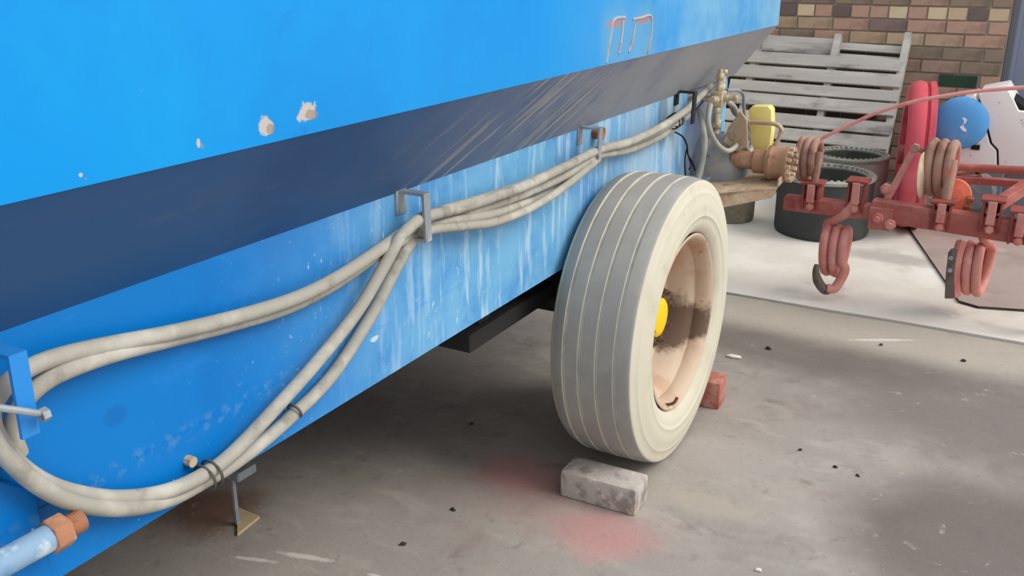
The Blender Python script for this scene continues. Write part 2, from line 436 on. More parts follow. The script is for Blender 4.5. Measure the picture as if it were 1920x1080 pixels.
# ================================================================== THE TRAILER
trailer = thing('feed_trailer', TB, 'big blue steel farm trailer with hoses clipped along its side', 'trailer')
PX, PT, PB, UX, UZ = -1.12, 1.045, .66, -.96, 1.248
Y0, Y1, YE = -2.2, 3.30, 3.87
# upper body: hollow box with a thick skin
m = MB()
m.box((UX - .02, Y0, UZ), (UX, YE, 2.7))
m.box((-3.24, Y0, UZ), (-3.22, YE, 2.7))
m.box((-3.22, YE - .02, UZ), (UX - .02, YE, 2.7)); m.box((-3.22, Y0, UZ), (UX - .02, Y0 + .02, 2.7))
part('upper_body', m, up, trailer, bevel=.006, bseg=2)
m = MB(); m.box((UX - .06, Y0 - .03, 2.68), (UX + .03, YE + .03, 2.76)); m.box((-3.27, Y0 - .03, 2.68), (-3.18, YE + .03, 2.76))
m.box((-3.18, YE - .06, 2.68), (UX - .06, YE + .03, 2.76)); m.box((-3.18, Y0 - .03, 2.68), (UX - .06, Y0 + .06, 2.76))
part('top_rail', m, up, trailer, bevel=.01)
def slope(x0, x1, sg):
    mm = MB()
    a = Vector((x0, Y0, UZ + .002)); b = Vector((x1, Y0, PT)); n = Vector((-sg * .62, 0, .78)) * .012
    mm.prism([a, b, b + n, a + n], (0, YE - Y0, 0)); return mm
part('sloped_panel', slope(UX, PX - .001, 1), sp, trailer, 'sloped lower side panel, dark blue turning grey towards the far end')
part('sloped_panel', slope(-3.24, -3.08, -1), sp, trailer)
m = MB(); m.box((PX - .016, Y0, PB), (PX, Y1, PT + .012)); m.box((PX - .12, Y0, PB), (PX - .016, Y1, PB + .014))
part('chassis_panel', m, cp, trailer, 'blue chassis side panel streaked with pale runs', bevel=.003)
m = MB(); m.box((-3.08, Y0, .34), (-3.064, YE, PT + .012)); m.box((-3.064, Y0, .34), (-2.96, YE, .354))  # unseen far panel, made deeper to keep light from under the trailer
part('chassis_panel', m, cp, trailer, bevel=.003)
m = MB(); m.box((-3.06, Y0 + .03, PB + .13), (PX - .02, Y1 - .03, PB + .16))
for yy in (-1.4, -.4, .6, 1.6, 2.3, 2.9): m.box((-3.06, yy, PB + .02), (PX - .02, yy + .08, PB + .13))
part('underframe', m, dark, trailer)
# weld line along the chassis panel
y = -.2
while y < 1.9:
    l = random.uniform(.03, .09)
    m = MB(); m.tube([(PX, y, .779 + random.uniform(-.002, .002)), (PX + .001, y + l / 2, .780), (PX, y + l, .779)], .0012, 5, 2); part('weld_bead', m, cp, trailer)
    y += l + random.choice((.004, .02, .05, .12))
# left-hand gusset plate of the chassis
m = MB(); gp = (-1.104,0.652,0.747); gt = (-1.104,0.656,0.849)
m.prism([(PX + .001, gp[1], gt[2] - .03), (PX + .001, gp[1], .30), (PX + .001, -.3, .30), (PX + .001, -.3, gt[2] + .02), (PX + .001, gp[1] - .06, gt[2] + .02)], (.014, 0, 0))
part('gusset_plate', m, cp, trailer, bevel=.002)
# removed-bracket scars: thin ridges of old weld
m = MB()
for pl in ([(-0.960,2.194,1.253), (-0.960,2.217,1.323), (-0.960,2.234,1.355), (-0.960,2.302,1.357)], [(-0.960,2.352,1.349), (-0.960,2.411,1.350), (-0.960,2.480,1.351), (-0.960,2.490,1.308), (-0.960,2.469,1.253)], [(-0.960,2.369,1.335), (-0.960,2.358,1.301), (-0.960,2.333,1.267)], [(-0.960,2.289,1.352), (-0.960,2.285,1.316), (-0.960,2.269,1.270)]):
    m.tube(pl, .0035, 5, 4)
scarm = Mat('weld_scar', (176, 178, 178), .85); scarm.mottle((184, 122, 92), 16, .5, .64, .9)
part('weld_scar', m, scarm, trailer, 'rusty scar left by a removed bracket')
# end cheek plates behind the wheel
m = MB()
m.prism([(PX - .02, Y1 - .02, PB), (PX - .02, 3.62, PB + .02), (PX - .02, 3.62, .86), (PX - .02, YE - .02, PT + .02), (PX - .02, Y1 - .02, PT + .02)], (-.012, 0, 0))
part('end_plate', m, dull, trailer, bevel=.002)
m = MB(); m.box((PX - .10, YE - .06, PB + .1), (PX - .02, YE - .02, UZ)); m.box((PX - .10, YE - .10, PT - .18), (PX - .012, YE - .06, PT))
part('corner_post', m, up, trailer, bevel=.003)
m = MB(); m.box((-3.06, 3.60, PB + .1), (PX - .12, 3.64, UZ))
part('end_wall', m, dull, trailer)

# --- axle and wheel
WC = (0, 2.60, .443)
m = MB(); m.tube([(-2.95, 2.60, .443), (-1.0, 2.60, .443)], .045, 12, 1, False); m.box((-1.36, 2.52, .48), (-1.24, 2.68, .66)); m.box((-2.9, 2.52, .48), (-2.78, 2.68, .66))
part('axle', m, dark, trailer, bevel=.006)
m = MB(); m.box((-1.32, 1.92, .52), (-1.20, 2.42, .57)); m.box((-1.32, 2.0, .57), (-1.22, 2.06, PB))
part('spring_hanger', m, dark, trailer, bevel=.004)
RT = .445
prof = []; mats = []
def seg(x, r, mi): prof.append((x, r)); mats.append(mi)
# from inner bead over the tread to the outer bead (axial = world X)
for x, r in ((-1.075, .275), (-1.09, .295), (-1.108, .34), (-1.112, .37), (-1.106, .40), (-1.094, .425)): seg(x, r, 1)
seg(-1.084, .4335, 0)
gx = (-1.046, -.998, -.946, -.893)
for g in gx:
    cr = RT - .0022 * ((g + .968) / .1) ** 2 * 1.6
    seg(g - .0055, cr, 0); seg(g - .004, cr - .004, 2); seg(g - .003, cr - .009, 2); seg(g + .003, cr - .009, 2); seg(g + .004, cr - .004, 0)
    mats[-5] = 2; seg(g + .0055, cr, 0); mats[-2] = 2
seg(-.858, .4385, 0); seg(-.850, .4355, 1); seg(-.8475, .431, 1)
for x, r in ((-.846, .42), (-.840, .402), (-.8385, .400), (-.8385, .397), (-.8385, .394), (-.832, .375), (-.829, .35), (-.8305, .335), (-.8295, .333), (-.8295, .330), (-.831, .328), (-.834, .318), (-.834, .314), (-.838, .30), (-.846, .287), (-.856, .278), (-.868, .272)): seg(x, r, 1)
m = MB(); m.lathe(prof, (0, 2.60, .443), (1, 0, 0), 112, mats=mats, caps=False)
part('tyre', m, [tread, dust, groove], trailer, 'worn grey tyre with four grooves and a dusty cream sidewall', ang=50)
# rim: outer flange, drop, recessed disc
rp = [(-.862, .262), (-.856, .272), (-.850, .276), (-.848, .272), (-.852, .262), (-.866, .254), (-.885, .248), (-.900, .250), (-.906, .240), (-.925, .224), (-.960, .216), (-.985, .212),
      (-.992, .200), (-.985, .17), (-.965, .14), (-.958, .115), (-.958, .02)]
m = MB(); m.lathe(rp, (0, 2.60, .443), (1, 0, 0), 80, caps=False)
m.lathe([(-1.07, .27), (-1.06, .25), (-.99, .215), (-.99, .205)], (0, 2.60, .443), (1, 0, 0), 64, caps=False)
wo_ = tl(-.95, 2.60, .443)
rimm.layer(rimm.blob((wo_[0], wo_[1] + .10, wo_[2] - .075), (.4, .19, .085), .22, .8, 11), (88, 66, 54), .9)
rimm.layer(rimm.blob((wo_[0], wo_[1] + .08, wo_[2] + .14), (.4, .10, .10), .5, .6, 8), (190, 138, 108), .7)
rim = part('wheel_rim', m, rimm, trailer, 'dusty peach wheel rim with a dark grease stain', ang=40)
m = MB(); m.lathe([(-.958, .105), (-.945, .105), (-.938, .098), (-.938, .06)], (0, 2.60, .443), (1, 0, 0), 40)
hub = part('hub_flange', m, greasy, trailer, 'dark greasy hub flange')
for k in range(8):
    a = 2 * math.pi * k / 8 + .2
    c = (-.940, 2.60 + .082 * math.cos(a), .443 + .082 * math.sin(a))
    m = MB(); m.nut(c, (1, 0, 0), .013, .014); m.lathe([(0, .006), (.026, .006)], c, (1, 0, 0), 8)
    part('lug_nut', m, greasy, hub)
m = MB(); m.lathe([(-.940, .062), (-.930, .062), (-.924, .056), (-.920, .04), (-.919, 0)], (0, 2.60, .443), (1, 0, 0), 36)
part('hub_cap', m, yelp, hub, 'yellow hub cap')
m = MB(); a = R(-112)
vc = Vector((-.848, 2.60 + .262 * math.cos(a), .443 + .262 * math.sin(a)))
m.tube([vc + Vector((-.02, 0, 0)), vc + Vector((.01, .004, .01)), vc + Vector((.02, .012, .03))], .005, 8, 3)
part('valve_stem', m, greasy, rim)

# --- hose brackets: flat bar out from the panel and bent down
def bracket(pt_out, pt_down, wdt, mat, thick=.006, label=None):
    """pt_out: corner (out from the panel), pt_down: lower end"""
    x, y, z = pt_out; m = MB()
    m.box((PX, y - wdt / 2, z - thick), (x, y + wdt / 2, z))
    q = Vector(pt_down)
    m.obox(((x - thick / 2 + q.x - thick / 2) / 2, (y + q.y) / 2, (z + q.z) / 2), (thick / 2, 0, 0), (0, wdt / 2, 0), Vector(((q.x - x) / 2, (q.y - y) / 2, (q.z - z) / 2)))
    m.box((PX, y - wdt / 2 - .01, z - .05), (PX + .004, y + wdt / 2 + .004, z + .004))
    return part('hose_bracket', m, mat, trailer, label, bevel=.0015)
c2 = (-1.055,1.531,1.051); d2 = (-1.055,1.535,0.948)
b2 = bracket(c2, d2, .022, galv, label='galvanised bracket in the middle of the panel')
m = MB(); m.box((PX, d2[1] - .011, d2[2]), (-1.055, d2[1] + .011, d2[2] + .006)); part('keeper', m, galv, b2)
c1 = (-1.055,2.392,1.054); d1 = (-1.055,2.385,0.956)
b1 = bracket(c1, d1, .022, galv, label='galvanised bracket above the tyre')
m = MB(); m.box((PX, d1[1] - .011, d1[2]), (-1.055, d1[1] + .011, d1[2] + .006)); part('keeper', m, rust, b1)
m = MB(); m.nut((PX, d1[1] + .10, d1[2] + .065), (1, 0, 0), .020, .03); part('weld_nut', m, rust, trailer)
bp = blue_base('bracket_blue_paint', (44, 136, 214), (66, 150, 218)); bp.mottle((150, 170, 186), 30, .64, .7, .7)
c0 = (-1.035,0.621,1.047); d0 = (-1.035,0.619,0.935)
b0 = bracket(c0, d0, .024, bp, .006, 'blue painted bracket at the left edge')
m = MB(); a = (-1.015,0.558,1.009); b = (-1.018,0.630,0.965)
m.tube([a, b], .0045, 8, 1, False); m.nut(Vector(b) - Vector((0, .006, 0)), (0, 1, 0), .009, .010)
part('clamp_bolt', m, galv, b0, 'steel bolt across the bracket')
c3 = (-1.050,3.176,1.062); d3 = (-1.050,3.169,0.953)
b3 = bracket(c3, d3, .03, dark, label='dark bracket at the end of the panel')

# --- hydraulic hoses: two long ones, doubled back in a loop at the left
H = .0125
def hose(pts, r=H, label=None, mat=hosem, seg=12, sub=6):
    m = MB(); m.tube(pts, r, seg, sub)
    return part('hydraulic_hose', m, mat, trailer, label, ang=60)
upA = [(-1.060,3.384,1.060), (-1.075,3.258,1.021), (-1.085,3.179,0.993), (-1.085,2.924,0.963), (-1.085,2.653,0.963), (-1.090,2.454,0.977), (-1.085,2.229,0.973), (-1.085,1.991,0.969), (-1.085,1.788,0.977), (-1.085,1.643,0.986), (-1.090,1.579,0.982), (-1.090,1.505,0.974), (-1.085,1.422,0.963), (-1.085,1.288,0.943), (-1.085,1.170,0.937), (-1.085,1.042,0.947), (-1.085,0.899,0.967), (-1.085,0.779,0.989), (-1.085,0.705,1.000), (-1.080,0.656,1.002), (-1.080,0.621,0.990), (-1.080,0.599,0.962), (-1.080,0.606,0.914), (-1.085,0.639,0.855), (-1.090,0.690,0.801), (-1.095,0.765,0.748), (-1.095,0.849,0.714), (-1.090,0.925,0.708), (-1.090,0.992,0.717), (-1.085,1.094,0.757), (-1.085,1.213,0.803), (-1.080,1.326,0.863), (-1.075,1.409,0.931), (-1.068,1.452,0.975), (-1.070,1.516,0.995), (-1.075,1.581,0.992), (-1.085,1.741,0.975), (-1.062,1.949,0.978), (-1.060,2.178,0.985), (-1.068,2.405,0.988), (-1.062,2.617,0.978), (-1.060,2.879,0.984), (-1.070,3.151,1.002)]
hose(upA, label='long dusty hose, upper run and inner strand of the loop')
upB = [(-1.095,3.240,0.969), (-1.095,2.979,0.937), (-1.090,2.688,0.940), (-1.075,2.414,0.970), (-1.070,2.199,0.957), (-1.085,2.005,0.947), (-1.095,1.804,0.951), (-1.100,1.676,0.955), (-1.100,1.597,0.960), (-1.100,1.514,0.955), (-1.100,1.405,0.943), (-1.100,1.274,0.923), (-1.100,1.157,0.919), (-1.100,1.031,0.932), (-1.095,0.906,0.952), (-1.085,0.794,0.972), (-1.080,0.714,0.979), (-1.080,0.670,0.974), (-1.085,0.641,0.954), (-1.090,0.627,0.923), (-1.095,0.633,0.887)]
hose(upB, label='second hose, just below the upper run')
upC = [(-1.088,2.451,0.956), (-1.090,2.291,0.931), (-1.090,2.116,0.917), (-1.085,1.885,0.926), (-1.085,1.740,0.944), (-1.090,1.619,0.960), (-1.090,1.554,0.955), (-1.095,1.510,0.932), (-1.100,1.465,0.889), (-1.100,1.396,0.831), (-1.100,1.289,0.761), (-1.100,1.216,0.730), (-1.100,1.151,0.714), (-1.100,1.077,0.698), (-1.100,0.998,0.688), (-1.100,0.932,0.688), (-1.100,0.860,0.693), (-1.085,0.772,0.730), (-1.075,0.692,0.784), (-1.070,0.641,0.839), (-1.065,0.604,0.899), (-1.065,0.585,0.949), (-1.065,0.582,1.001)]
hose(upC, label='pale hose forming the outer strand of the loop')
hose([(-1.065,2.393,0.963), (-1.060,2.196,0.934), (-1.060,2.001,0.916), (-1.065,1.825,0.919), (-1.070,1.694,0.940), (-1.075,1.586,0.959), (-1.075,1.536,0.960)], .0105, 'short lower sagging strand between the two brackets')
def band(c, r, w=.008, n=2):
    m = MB()
    for k in range(n):
        c_ = Vector(c[0]).lerp(Vector(c[1]), k / max(n - 1, 1))
        d = (Vector(c[1]) - Vector(c[0])).normalized()
        ring = []
        u = d.orthogonal().normalized(); v = d.cross(u)
        m.tube([c_ + (u * math.cos(t * .5236) + v * math.sin(t * .5236)) * r for t in range(13)], .0025, 5, 2)
    return m
part('wire_tie', band(((-1.094,0.927,0.698), (-1.094,0.943,0.700)), .023), wire, trailer)
part('wire_tie', band(((-1.098,1.150,0.720), (-1.098,1.161,0.724)), .0145, n=1), wire, trailer)
part('wire_tie', band(((-1.082,3.050,0.973), (-1.082,3.081,0.976)), .024), dark, trailer)
m = MB(); q = (-1.100,0.918,0.728); m.nut((PX, q[1], q[2]), (1, 0, 0), .009, .014, 8)
part('weld_stud', m, beige, trailer)
# --- tie rod at the lower left
rod = MB(); a = (-1.060,0.520,0.773); b = (-1.060,0.634,0.771)
rod.tube([a, lerp(a, b, .5), b], .019, 16, 1)
pb = Mat('pale_blue_paint', (136, 166, 192), .6); pb.mottle((208, 214, 218), 20, .5, .64, .8); pb.mottle((96, 142, 190), 14, .52, .66, .6)
tr = part('tie_rod', rod, pb, trailer, 'pale blue steel rod')
rtn = Mat('pale_rust', (176, 124, 94), .85); rtn.mottle((204, 160, 132), 30, .45, .65, .7); rtn.mottle((124, 80, 58), 40, .55, .7, .6)
d = (Vector(b) - Vector(a)).normalized()
m = MB(); m.nut(Vector(b) - d * .004, d, .0255, .026); part('nut', m, rtn, tr, 'rusty nut', bevel=.002)
m = MB(); e = Vector((-1.060,0.679,0.772))
L_ = (e - Vector(b)).length
pr = [(0, .013)]; k = 0
while k * .004 < L_: pr += [(k * .004 + .001, .0165), (k * .004 + .003, .0148)]; k += 1
m.lathe(pr, Vector(b), d, 16); part('threaded_end', m, rtn, tr, 'rusty threaded end')

# --- valve block with fittings at the end of the panel
VX = -1.02
m = MB(); c = Vector((-1.020,3.343,1.020))
m.obox(c, (.022, 0, 0), (0, .026, 0), (0, 0, .028))
m.box((PX - .02, c.y - .02, c.z - .012), (c.x, c.y + .02, c.z + .006))
vb = part('valve_block', m, brass, trailer, 'dusty brass hydraulic valve with fittings', bevel=.003)
def fit(p, ax, specs):
    p = Vector(p); ax = Vector(ax).normalized(); m = MB()
    for (r, h, sgm) in specs: m.nut(p, ax, r, h, sgm); p = p + ax * h
    part('fitting', m, brass, vb, bevel=.001)
fit(c + Vector((0, 0, .028)), (0, .05, 1), ((.014, .02, 6), (.010, .02, 12), (.016, .022, 6), (.009, .014, 10)))
fit(c + Vector((.0, .03, .020)), (0, .3, 1), ((.012, .03, 6), (.009, .03, 12), (.013, .02, 6)))
fit(c - Vector((0, 0, .028)), (0, 0, -1), ((.017, .022, 6), (.013, .025, 12), (.018, .03, 6), (.011, .02, 12)))
fit(c - Vector((0, .026, 0)), (0, -1, .1), ((.014, .018, 6), (.010, .018, 12), (.0135, .016, 6)))
fit(c + Vector((.022, 0, .005)), (1, .1, 0), ((.014, .016, 6), (.010, .016, 12), (.013, .016, 6)))
fit(c + Vector((.005, -.02, -.028)), (0, 0, -1), ((.013, .02, 6), (.010, .03, 12)))
HH = .0095
hose([(-1.020,3.253,1.010), (-1.010,3.209,0.963), (-1.000,3.219,0.916), (-0.990,3.292,0.859), (-0.985,3.400,0.824), (-0.985,3.501,0.829), (-0.990,3.549,0.865), (-1.000,3.545,0.926), (-1.010,3.512,0.970), (-1.020,3.444,0.998)], HH, 'hose looped below the valve')
hose([(-1.030,3.472,1.017), (-1.030,3.536,0.976), (-1.030,3.603,0.932), (-1.030,3.712,0.900), (-1.030,3.818,0.851), (-1.030,3.885,0.783), (-1.030,3.855,0.726), (-1.040,3.838,0.687)], HH)
hose([(-1.090,3.353,0.973), (-1.060,3.303,0.927), (-1.050,3.309,0.868), (-1.050,3.299,0.801), (-1.060,3.289,0.733)], .0115, 'hose dropping behind the tyre')
def pipe(pts, r=.0065):
    m = MB(); m.tube(pts, r, 8, 5); return part('steel_pipe', m, galv if r < .007 else beige, trailer, ang=60)
pipe([(-1.030,3.467,1.035), (-1.030,3.593,1.021), (-1.030,3.660,1.007), (-1.030,3.703,0.985), (-1.030,3.726,0.930), (-1.030,3.769,0.860), (-1.030,3.841,0.799), (-1.030,3.895,0.753), (-1.030,3.862,0.702)])
pipe([(-0.963,3.520,0.917), (-0.951,3.520,0.916), (-0.899,3.520,0.918), (-0.855,3.520,0.917), (-0.832,3.520,0.907), (-0.827,3.520,0.888), (-0.840,3.520,0.847), (-0.859,3.520,0.813), (-0.866,3.520,0.772)], .0085)
m = MB()
for pl in ([(-1.100,3.129,0.925), (-1.090,3.181,0.902), (-1.085,3.219,0.866), (-1.085,3.237,0.828), (-1.080,3.276,0.795), (-1.080,3.313,0.756)], [(-1.090,3.236,0.851), (-1.090,3.220,0.811), (-1.090,3.245,0.740)], [(-1.085,3.251,0.814), (-1.080,3.266,0.785), (-1.080,3.245,0.773)], [(-1.060,3.192,0.986), (-1.060,3.246,1.001), (-1.060,3.291,1.014)]):
    m.tube(pl, .003, 6, 4)
part('frayed_cable', m, blackm, trailer, 'frayed black cable')

# --- gear housing, coupling, guard and tray at the trailer's end
hy = 3.60
m = MB(); hc = (0, hy, .70)
m.lathe([(-1.46, .05), (-1.46, .155), (-1.16, .155), (-1.14, .165), (-1.10, .165), (-1.09, .150), (-1.02, .142), (-.99, .125), (-.965, .09), (-.955, .05)], hc, (1, 0, 0), 36)
gh = Mat('gear_housing_dusty', (134, 136, 136), .8); gh.mottle((112, 128, 152), 8, .46, .64, .8); gh.mottle((176, 156, 132), 7, .5, .7, .8, off=(2, 0, 1)); gh.mottle((96, 82, 68), 14, .58, .72, .6)
part('gear_housing', m, gh, trailer, 'dusty blue grey gear housing')
for k in range(10):
    a = 2 * math.pi * k / 10
    m = MB(); m.nut((-1.09, hy + .153 * math.cos(a) * .96, .70 + .153 * math.sin(a) * .96), (1, 0, 0), .011, .012)
    part('bolt', m, gh, trailer)
m = MB(); m.prism([(-1.023,3.500,0.891), (-0.981,3.500,0.958), (-0.954,3.500,0.926), (-0.942,3.500,0.827), (-0.985,3.500,0.803), (-1.039,3.500,0.838)], (0, .012, 0))
part('cover_plate', m, beige, trailer, bevel=.002)
# coupling: short rusty cylinder with a castellated end
sx0, sx1 = -.915, -.785; sc = Vector((0, hy - .08, .772))
m = MB(); m.lathe([(sx0, .028), (sx0, .045), (sx0 + .045, .045), (sx0 + .05, .062), (sx0 + .065, .067), (sx0 + .075, .062), (sx1 - .02, .062), (sx1 - .012, .066), (sx1, .066), (sx1, .046), (sx1 - .06, .046), (sx1 - .06, .01)], sc, (1, 0, 0), 32)
rtan = Mat('rusty_tan', (172, 130, 102), .8); rtan.mottle((202, 164, 134), 14, .5, .7, .7); rtan.mottle((124, 84, 62), 18, .54, .7, .7)
cou = part('shaft_coupling', m, rtan, trailer, 'rusty tan shaft coupling with a toothed end')
for k in range(14):
    a = 2 * math.pi * k / 14
    ra = Vector((0, math.cos(a), math.sin(a))); ta = Vector((0, -math.sin(a), math.cos(a)))
    m = MB(); m.obox(sc + Vector((sx1 + .006, 0, 0)) + ra * .058, (.010, 0, 0), ra * .009, ta * .007)
    part('tooth', m, beige, cou, bevel=.0015)
m = MB(); m.tube([(-1.0, hy - .08, .772), (sx0 + .02, hy - .08, .772)], .034, 16, 1, False); part('shaft', m, rtan, cou)
# yellow guard
gy = 3.56
g = [(-0.968,3.560,0.955), (-0.955,3.560,0.970), (-0.894,3.560,0.974), (-0.881,3.560,0.961), (-0.872,3.560,0.884), (-0.875,3.560,0.829), (-0.895,3.560,0.797), (-0.927,3.560,0.794), (-0.948,3.560,0.827)]
m = MB(); m.prism(g, (0, .06, 0)); part('shaft_guard', m, yel, trailer, 'yellow plastic shaft guard', bevel=.008, bseg=2)
# tray below the coupling
m = MB()
t0, t1, t2, t3 = Vector((-1.06, 3.20, .665)), Vector((-.80, 3.42, .705)), Vector((-.80, 3.62, .72)), Vector((-1.12, 3.70, .70))
m.prism([t0 + Vector((-.06, 0, .0)), t1, t2, t3], (0, 0, -.008))
m.prism([t0 + Vector((-.06, 0, 0)), t1, t1 + Vector((-.02, .0, -.045)), t0 + Vector((-.06, .0, -.07))], (.004, .010, 0))
m.prism([t1, t2, t2 + Vector((0, 0, .03)), t1 + Vector((0, 0, .03))], (.006, 0, 0))
m.prism([t3, t2, t2 + Vector((0, 0, .03)), t3 + Vector((0, 0, .03))], (0, .006, 0))
part('tray', m, beige, trailer, 'dusty tan steel tray below the coupling', bevel=.0015)
m = MB(); m.box((-1.18, 3.3, PB + .02), (-1.06, 3.7, PB + .05)); m.box((-1.20, 3.28, PB + .05), (-1.14, 3.34, PB + .2)); part('tray_support', m, dull, trailer, bevel=.003)

# ================================================================== CHOCKS AND STAND
def rough_block(L, W, Hh, bev):
    return MB().box((-L / 2, -W / 2, 0), (L / 2, W / 2, Hh)).mesh('chock_brick', [pavb.m], bevel=bev, bseg=2)
ch = put('chock_brick', rough_block(.236, .105, .085, .010), None, (-.938, 2.226, 0)); ch.rotation_euler = (0, 0, R(1))
ch['label'] = 'weathered whitish paving brick wedged in front of the tyre'; ch['category'] = 'brick'
m2 = MB().box((-.11, -.05, 0), (.11, .05, .1)).mesh('chock_brick', [redb.m], bevel=.008, bseg=2)
c_ = put('chock_brick', m2, None, (-.93, 2.985, 0)); c_.rotation_euler = (0, 0, R(4))
c_['label'] = 'red brick half hidden behind the tyre'; c_['category'] = 'brick'

st = thing('prop_stand', (-1.745, 1.57, 0), 'low steel stand with a triangular tan foot under the trailer', 'stand')
m = MB(); m.prism([(-1.742, 1.555, .0), (-1.735, 1.70, .0), (-1.80, 1.69, .0), (-1.85, 1.61, 0)][:0] or [(-1.735,1.555,0.000), (-1.744,1.651,0.000), (-1.832,1.655,0.000)], (0, 0, .008))
tanp = Mat('tan_paint', (198, 176, 142), .8); tanp.mottle((176, 150, 116), 15)
part('foot_plate', m, tanp, st)
f0 = Vector((-1.773,1.595,0.000))
m = MB(); m.bar(f0 + Vector((0, 0, .006)), f0 + Vector((0, .0, .15)), .008, .012, (0, 1, 0))
part('post', m, galv, st)
m = MB(); m.box((f0.x - .025, f0.y - .012, .15), (f0.x + .035, f0.y + .06, .176)); part('cap', m, galv, st, bevel=.004)

# ================================================================== PALLET
pal = thing('wooden_pallet', (-1.37, 6.5, 0), 'grey weathered wooden pallet leaning against the brick wall', 'pallet')
def pp(x, z, off=0):
    # point on the pallet's leaning front plane, off = towards the wall
    y = 6.87 - (1.034 - z) * .62
    n = Vector((0, .85, -.527))
    return Vector((x, y, z)) + n * off
def slat(x0, x1, z0, z1, off, th, jz=0, mat=wood):
    m = MB(); a, b, c, d = pp(x0, z0, off), pp(x1, z0 - jz, off), pp(x1, z1 - jz, off), pp(x0, z1, off)
    m.prism([a, b, c, d], Vector((0, .85, -.527)) * th)
    return part('slat', m, mat, pal, bevel=.002)
for (z1, z0, jl, jr) in ((.880, .808, -.01, -.02), (.789, .711, 0, 0), (.690, .626, .0, 0), (.614, .540, -.004, .005), (.500, .427, .005, -.006), (.413, .340, 0, 0), (.322, .25, 0, 0), (.235, .16, 0, 0), (.145, .07, 0, 0)):
    slat(-1.96 + jl + random.uniform(-.008, .008), -.835 + jr + random.uniform(-.01, .01) - .03 * 0, z0, z1, 0, .02, .012)
for (z1, z0, x0, x1) in ((1.03, .925, -1.82, -1.33), (1.0, .955, -1.29, -.86), (.93, .90, -1.29, -.86), (.145, .05, -1.9, -.85)):
    slat(x0, x1, z0, z1, .098, .018, .01)
for x in (-1.83, -1.295, -.85):
    m = MB(); a = pp(x, .01, .06); b = pp(x, 1.045 if x > -1 else 1.02, .06)
    m.bar(a, b, .045, .078, (0, .85, -.527)); part('bearer', m, wood, pal, bevel=.003)

# ================================================================== RUBBER TUBS
def tub(name, c, r, h, body, label, seg=44, teeth=True):
    t = thing(name, (c[0], c[1], .006), label, 'tub')
    m = MB(); z0 = .006
    m.cur = 0
    m.lathe([(z0, .0), (z0, r * .97), (z0 + .02, r), (h * .5, r * 1.0), (h - .02, r * 1.01), (h - .02, r * .86), (h * .5, r * .86), (z0 + .03, r * .84), (z0 + .03, 0)], (c[0], c[1], 0), (0, 0, 1), seg, mats=[0, 0, 0, 0, 1, 1, 1, 1])
    part('body', m, [body, tubin], t)
    m = MB(); m.lathe([(h - .022, r * 1.01), (h - .018, r * 1.035), (h - .004, r * 1.04), (h + .004, r * 1.0), (h + .002, r * .90), (h - .012, r * .85), (h - .022, r * .86)], (c[0], c[1], 0), (0, 0, 1), seg, close=True)
    rm = part('rolled_rim', m, rimr, t)
    if teeth:
        m = MB(); n = 40
        for k in range(n):
            a = 2 * math.pi * k / n; ra = Vector((math.cos(a), math.sin(a), 0)); ta = Vector((-math.sin(a), math.cos(a), 0))
            m.obox(Vector((c[0], c[1], h - .006)) + ra * r * .91, ra * r * .05, ta * r * .03, (0, 0, .012))
        o = part('rim_ribs', m, rimr, t); o['kind'] = 'stuff'
tub('rubber_tub', (-1.005, 5.455), .262, .345, tubd, 'black rubber tub with a dusty rim, standing in front of the taller grey tub')
tub('rubber_tub', (-.975, 6.00), .222, .365, tubg, 'tall grey weathered rubber tub beside the pallet, behind the black one')
tub('rubber_tub', (-1.555, 5.47), .15, .19, olive, 'small olive-brown tub on the pale concrete behind the tyre', teeth=False)

# ================================================================== SHEET ON THE GROUND
m = MB(); a = Vector((-.62, 5.92, .006)); b = Vector((-.185, 4.52, .006)); u_ = (b - a).normalized(); v_ = Vector((-u_.y, u_.x, 0))
c1_ = b + u_ * .06 + v_ * .07
m.prism([a, b, c1_, c1_ + v_ * 1.5, a + v_ * 1.57], (0, 0, .012))
m.mi = [1 if i != 1 else 0 for i in range(len(m.f))]
solo('floor_sheet', m, [rubm, rube], (0.3, 5.2, .006), 'dusty pinkish sheet lying flat on the pale concrete under the cultivator', 'sheet')

# ================================================================== RED WHEEL
rwb = (-.60, 5.80, .006)
rw = thing('steel_wheel', rwb, 'tall bright red steel land wheel standing edge-on before the brick wall', 'wheel')
ax = Vector((math.cos(R(10)), math.sin(R(10)), 0)); o_ = Vector((-.60, 5.80, .426))
m = MB(); m.lathe([(-.068, .30), (-.068, .385), (-.055, .405), (-.016, .42), (.018, .414), (.024, .395), (.032, .395), (.036, .415), (.066, .42), (.070, .41), (.070, .30), (.05, .29), (-.05, .29)], o_, ax, 96, close=True)
part('wheel_rim', m, bright, rw, ang=40)
m = MB(); m.lathe([(.0, .30), (.012, .30), (.012, .05), (.0, .05)], o_, ax, 40, close=True); part('disc', m, bright, rw)
m = MB(); m.lathe([(-.08, .0), (-.08, .055), (.09, .055), (.09, 0)], o_, ax, 20); part('hub', m, red, rw)

